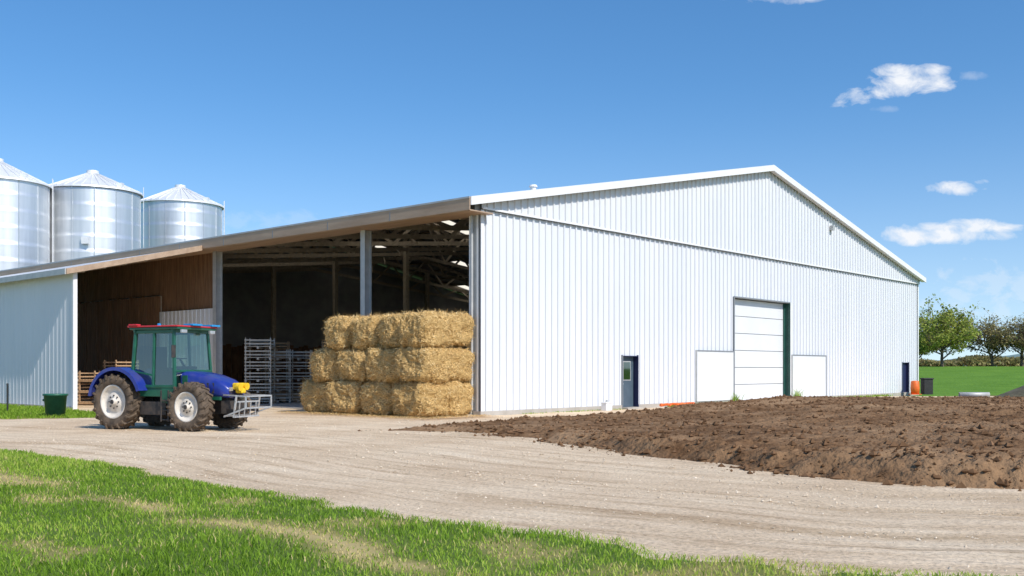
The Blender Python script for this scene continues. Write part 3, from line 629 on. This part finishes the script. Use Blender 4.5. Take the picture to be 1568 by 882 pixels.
b.box(3.49,3.53,-.30,-.15,1.08,1.18,chrome); b.box(3.49,3.53,.15,.30,1.08,1.18,chrome)
b.obj('grille_and_lights',trc)
b=MB(); xa,xb=.42,2.04; yw=.76; zb,zt=1.12,2.72
b.box(xa-.05,xb-.02,-yw,yw,.92,1.16,tgreen); b.box(xb-.5,xb-.04,-yw-.02,-yw+.1,.74,1.16,tgreen)
for sg in (-1,1):
    y=sg*yw; yt=sg*(yw-.07)
    b.beam((xa,y,1.16),(xa+.10,yt,zt),.075,.085,tgreen); b.beam((xb-.04,y,1.16),(xb-.14,yt,zt),.075,.085,tgreen)
    b.beam((1.22,y,1.16),(1.20,yt,zt),.06,.07,tgreen); b.beam((xa,y,1.2),(xb-.04,y,1.2),.06,.08,tgreen); b.beam((xa+.1,yt,zt-.02),(xb-.14,yt,zt-.02),.07,.09,tgreen)
    b.beam((xa,y*1.005,1.62),(1.22,y*1.005,1.5),.03,.05,tgreen)
b.beam((xb-.04,-yw,1.62),(xb-.04,yw,1.62),.05,.06,tgreen); b.beam((xb-.14,-yw,zt),(xb-.14,yw,zt),.07,.09,tgreen); b.beam((xa+.1,-yw,zt),(xa+.1,yw,zt),.07,.09,tgreen); b.beam((xa,-yw,1.2),(xa,yw,1.2),.07,.09,tgreen)
b.obj('cab_frame',trc,bevel=.012)
b=MB()
for sg in (-1,1):
    b.raw([(xa+.02,sg*(yw-.01),1.2),(xb-.06,sg*(yw-.01),1.2),(xb-.15,sg*(yw-.08),zt-.05),(xa+.1,sg*(yw-.08),zt-.05)],[(0,1,2,3)],glass)
b.raw([(xb-.03,-yw+.03,1.2),(xb-.03,yw-.03,1.2),(xb-.13,yw-.1,zt-.05),(xb-.13,-yw+.1,zt-.05)],[(0,1,2,3)],glass)
b.raw([(xa,-yw+.03,1.2),(xa,yw-.03,1.2),(xa+.1,yw-.1,zt-.05),(xa+.1,-yw+.1,zt-.05)],[(0,1,2,3)],glass)
b.obj('cab_glass',trc)
b=MB(); b.box(xa-.05,xb+.10,-yw-.04,yw+.04,zt+.035,zt+.10,tgreen); b.box(xa-.10,xb+.12,-yw-.07,yw+.07,zt+.102,zt+.145,red); b.obj('cab_roof',trc,bevel=.02)
b=MB(); b.box(xa,xa+.3,-yw-.12,-yw+.05,zt+.147,zt+.19,red); b.box(xb-.15,xb+.2,-.3,.1,zt+.147,zt+.20,cyan); b.box(xb-.2,xb+.18,yw-.25,yw+.12,zt+.147,zt+.20,cyan); b.cyl((1.1,-.4,zt+.14),(1.1,-.4,zt+.22),.06,.05,12,cyan)
for y in (-.6,.55): b.box(xb+.10,xb+.18,y-.1,y+.1,zt-.06,zt+.03,chrome)
b.beam((xb,-yw,2.3),(xb+.12,-yw-.2,2.3),.03,.03,chas); b.box(xb+.09,xb+.13,-yw-.28,-yw-.14,1.98,2.32,chas)
b.obj('roof_lights_and_mirror',trc,bevel=.01)
b=MB(); b.box(.75,1.2,-.25,.25,1.2,1.62,seatm); b.box(.65,.80,-.25,.25,1.6,2.3,seatm); b.box(1.62,1.86,-.3,.3,1.15,1.75,seatm); b.beam((1.7,0,1.7),(1.5,0,1.95),.05,.05,seatm); b.box(.5,.7,.3,.7,1.2,1.7,seatm)
b.lathe([(.19,-.015),(.205,0),(.19,.015),(.175,0),(.19,-.015)],(1.5,0,1.97),20,seatm,axis='z'); b.obj('seat_and_wheel',trc,bevel=.03)
b=MB(); Q=-.22
for y in (-.5,.5):
    b.beam((3.2,y*.5,.6),(4.1+Q,y,.55),.05,.08,chas); b.beam((3.4,y*.8,.98),(4.5+Q,y*1.1,.95),.035,.04,chrome); b.beam((4.05+Q,y,.38),(4.15+Q,y,.98),.04,.04,chrome); b.beam((4.5+Q,y*1.1,.62),(4.5+Q,y*1.1,.96),.035,.035,chrome); b.beam((3.5,y,.4),(4.5+Q,y*1.1,.64),.035,.04,chrome)
for (x,z,hw) in ((4.5,.95,.56),(4.5,.64,.56),(4.1,.40,.52),(4.12,.80,.52),(3.75,.42,.5)): b.beam((x+Q,-hw,z),(x+Q,hw,z),.035,.04,chrome)
for y in (-.35,-.12,.12,.35): b.beam((3.7+Q,y,.42),(4.12+Q,y,.42),.025,.03,chrome); b.beam((4.1+Q,y,.42),(4.14+Q,y,.8),.025,.025,chrome)
b.box(3.3,3.6,-.38,.38,.48,.82,chas)
b.obj('front_linkage',trc)
b=MB()
b.box(3.5,3.70,-.17,.20,1.12,1.30,yel); b.box(3.55,3.78,-.10,.10,1.02,1.16,yel); b.cyl((3.66,-.16,1.20),(3.80,-.16,1.18),.08,.10,12,yel); b.cyl((3.66,.12,1.22),(3.80,.12,1.20),.08,.10,12,yel)
b.box(3.5,3.7,-.06,.06,.86,1.02,chas)
b.obj('yellow_work_lamp',trc,bevel=.035)
# ---------------------------------------------------------------- small yard things
b=MB(); b.lathe([(.001,.02),(.30,.02),(.36,.70),(.40,.70),(.40,.76),(.345,.76),(.29,.10),(.001,.10)],(0,0,0),28,green_pl,axis='z'); b.cyl((-.34,0,.55),(-.42,0,.55),.04,.04,8,green_pl)
o=b.obj('green_tub'); o.location=(-15.3,33.9,0.03)
b=MB(); b.cyl((0,0,0),(0,0,1.05),.035,.035,10,black); b.cyl((0,0,1.05),(0,0,1.1),.045,.02,10,black); o=b.obj('bollard_pipe'); o.location=(-18.7,37.5,0)
b=MB(); b.box(-.2,.2,-.12,.12,0,.28,whitetrim); b.box(-.22,.22,-.14,.14,.28,.33,whitetrim); b.cyl((0,0,.33),(0,0,.42),.05,.05,8,steel); o=b.obj('utility_box',bevel=.01); o.location=LW(6.6,-.55,0); o.rotation_euler=(0,0,RZ)
b=MB()
pr=None
for k in range(44):
    a=k*.62; q=Vector((k*.06-1.3,.12*math.sin(a)+.05*math.sin(k),.07+.06*abs(math.cos(a))))
    if pr: b.cyl(pr,q,.05,.05,8,orange)
    pr=q
o=b.obj('orange_hose'); o.location=LW(10.8,-1.2,0.05); o.rotation_euler=(0,0,RZ)
b=MB(); b.box(-.28,.28,-.28,.28,0,.95,black); b.box(-.32,.32,-.32,.32,.95,1.03,black); b.cyl((-.2,.3,.1),(.2,.3,.1),.1,.1,12,black); o=b.obj('wheelie_bin',bevel=.02); o.location=(26.0,63.4,.05)
b=MB(); b.lathe([(.001,0),(.24,.02),(.27,.4),(.24,.8),(.2,.85),(.001,.86)],(0,0,0),20,orange,axis='z'); b.box(-.3,.3,-.3,.3,0,.04,orange); o=b.obj('orange_barrel'); o.location=(25.1,63.0,.05)
b=MB(); b.lathe([(.12,0),(.15,0),(.15,1.6),(.12,1.6),(.12,0)],(0,0,0),20,steel,axis='z'); o=b.obj('drain_pipe'); o.location=(25.2,57.0,.18); o.rotation_euler=(0,math.radians(90),math.radians(-8))
X,Y,Fc=grid(-5,5,-3,3,.2); R_=np.sqrt((X/5)**2+(Y/3)**2); Z=np.clip(1-R_**1.6,0,1)*1.6+.15*(fbm(X*1.2,Y*1.2,4,3)-.5)-.1
o=np_mesh('earth_pile',np.stack([X,Y,Z],-1),Fc,pm('dark_earth',(.05,.045,.03),(.12,.11,.07),scale=2,rough=1,bump=.8,bscale=6),smooth=True); o.location=(30.5,54,0)
# ---------------------------------------------------------------- TREES
bark=pm('bark',(.09,.065,.045),(.17,.13,.10),scale=6,rough=.95)
leafA=attr_mat('leaf_green',[(0,(.14,.19,.03)),(.5,(.38,.43,.08)),(1,(.60,.60,.16))],rough=.6,transl=.45)
leafB=attr_mat('leaf_budding',[(0,(.18,.15,.07)),(.5,(.36,.31,.13)),(1,(.52,.47,.20))],rough=.6,transl=.45)
def tree(name,loc,h,wd,lm,nl,seed,ls=.22):
    r=random.Random(seed); e=empty(name,loc); b=MB(); tips=[]
    def br(p,d,ln,rad,lev):
        segs=3; q=p
        for i in range(segs):
            d2=(d+Vector((r.gauss(0,.13),r.gauss(0,.13),r.gauss(0.03,.07)))).normalized(); q2=q+d2*ln/segs
            b.cyl(q,q2,rad*(1-i*.2),rad*(1-(i+1)*.2),6,bark,cap=False); q=q2; d=d2
            if lev>=2: tips.append((q.copy(),lev))
            if lev<4 and (i>0 or lev>0):
                for _ in range(2 if lev<3 else 1):
                    a=r.uniform(0,6.28); sp=r.uniform(.5,.95); sd=Vector((math.cos(a)*wd/h*1.3,math.sin(a)*wd/h*1.3,r.uniform(-.15,.45)))
                    br(q,(d*(1-sp*.5)+sd*sp).normalized(),ln*r.uniform(.55,.78),rad*.5,lev+1)
        if lev>=2: tips.append((q.copy(),lev+1))
    br(Vector((0,0,-.3)),Vector((0,0,1)),h*.42,h*.022,0)
    for k in range(5):
        a=k*1.26+r.uniform(-.3,.3); br(Vector((0,0,h*(.10+.03*k))),Vector((math.cos(a),math.sin(a),r.uniform(.25,.9))).normalized(),h*.27,h*.011,1)
    b.obj('trunk_and_limbs',e)
    T=np.array([t[0] for t in tips]); mz=T[:,2].max()
    cl=rng.random(len(T))**2.2; n=nl; c=T[rng.choice(len(T),n,p=cl/cl.sum())]+rng.normal(0,.24*wd/8,(n,3)); c[:,2]=np.maximum(c[:,2],.4)
    nv=rng.normal(0,1,(n,3)); nv/=np.linalg.norm(nv,axis=1)[:,None]; up=rng.normal(0,1,(n,3)); s1=np.cross(nv,up); s1/=np.linalg.norm(s1,axis=1)[:,None]; s2=np.cross(nv,s1)
    sz=rng.uniform(.4,1.2,n)[:,None]*ls; V=np.stack([c-s1*sz,c-s2*sz*.6,c+s1*sz,c+s2*sz*.6],1).reshape(-1,3); Fc=np.arange(4*n).reshape(n,4)
    col=np.clip(rng.normal(.45,.22,n)+(fbm(c[:,0]*.8+50,c[:,2]*.8+50,3,seed)-.5)*.8,0,1)
    np_mesh('foliage',V,Fc,lm,attrs={'rnd':np.repeat(col,4)},parent=e)
    k=h/mz; ext=np.percentile(np.abs(T[:,0]),95); kx=(wd/2)/ext; e.scale=(kx,kx,k)
def at(px,Y): return ((px-784)/F*Y,Y,float(fieldz(np.array((px-784)/F*Y),np.array(float(Y)))))
tree('leafy_tree',at(1443,140),9.7,7.4,leafA,7500,3,ls=.19)
tree('leafy_tree',at(1402,150),7.6,6,leafA,4500,13,ls=.19)
tree('budding_tree',at(1520,150),8.4,7.5,leafB,3800,5,ls=.16)
tree('budding_tree',at(1566,148),9.5,9,leafB,4600,8,ls=.16)
tree('budding_tree',at(1608,150),9.8,9,leafB,5000,9,ls=.17)
tree('leafy_tree',at(1650,155),10,9,leafA,6000,19)
n=26000; x=rng.uniform(50,190,n); hmax=.8+2.2*fbm(x*.16,x*0+3,4,5)**1.3; z=rng.random(n)**.8*hmax; y=176+rng.normal(0,1.6,n); c=np.stack([x,y,z+1.9],-1)
nv=rng.normal(0,1,(n,3)); nv/=np.linalg.norm(nv,axis=1)[:,None]; s1=np.cross(nv,rng.normal(0,1,(n,3))); s1/=np.linalg.norm(s1,axis=1)[:,None]; s2=np.cross(nv,s1); sz=rng.uniform(.15,.42,n)[:,None]
np_mesh('hedgerow',np.stack([c-s1*sz,c-s2*sz*.6,c+s1*sz,c+s2*sz*.6],1).reshape(-1,3),np.arange(4*n).reshape(n,4),leafB,attrs={'rnd':np.repeat(np.clip(rng.normal(.3,.2,n)+(fbm(x*.3,z,3,9)-.5),0,1),4)})
xs=np.linspace(100,2200,160); hz=(10+22*fbm(xs*.006,xs*0,4,3)+4*fbm(xs*.08,xs*0,3,8)); V=np.concatenate([np.stack([xs,np.full(160,1600.),np.zeros(160)],-1),np.stack([xs,np.full(160,1600.),hz],-1),np.stack([xs,np.full(160,1900.),hz*.2],-1)]); i=np.arange(159)[:,None]
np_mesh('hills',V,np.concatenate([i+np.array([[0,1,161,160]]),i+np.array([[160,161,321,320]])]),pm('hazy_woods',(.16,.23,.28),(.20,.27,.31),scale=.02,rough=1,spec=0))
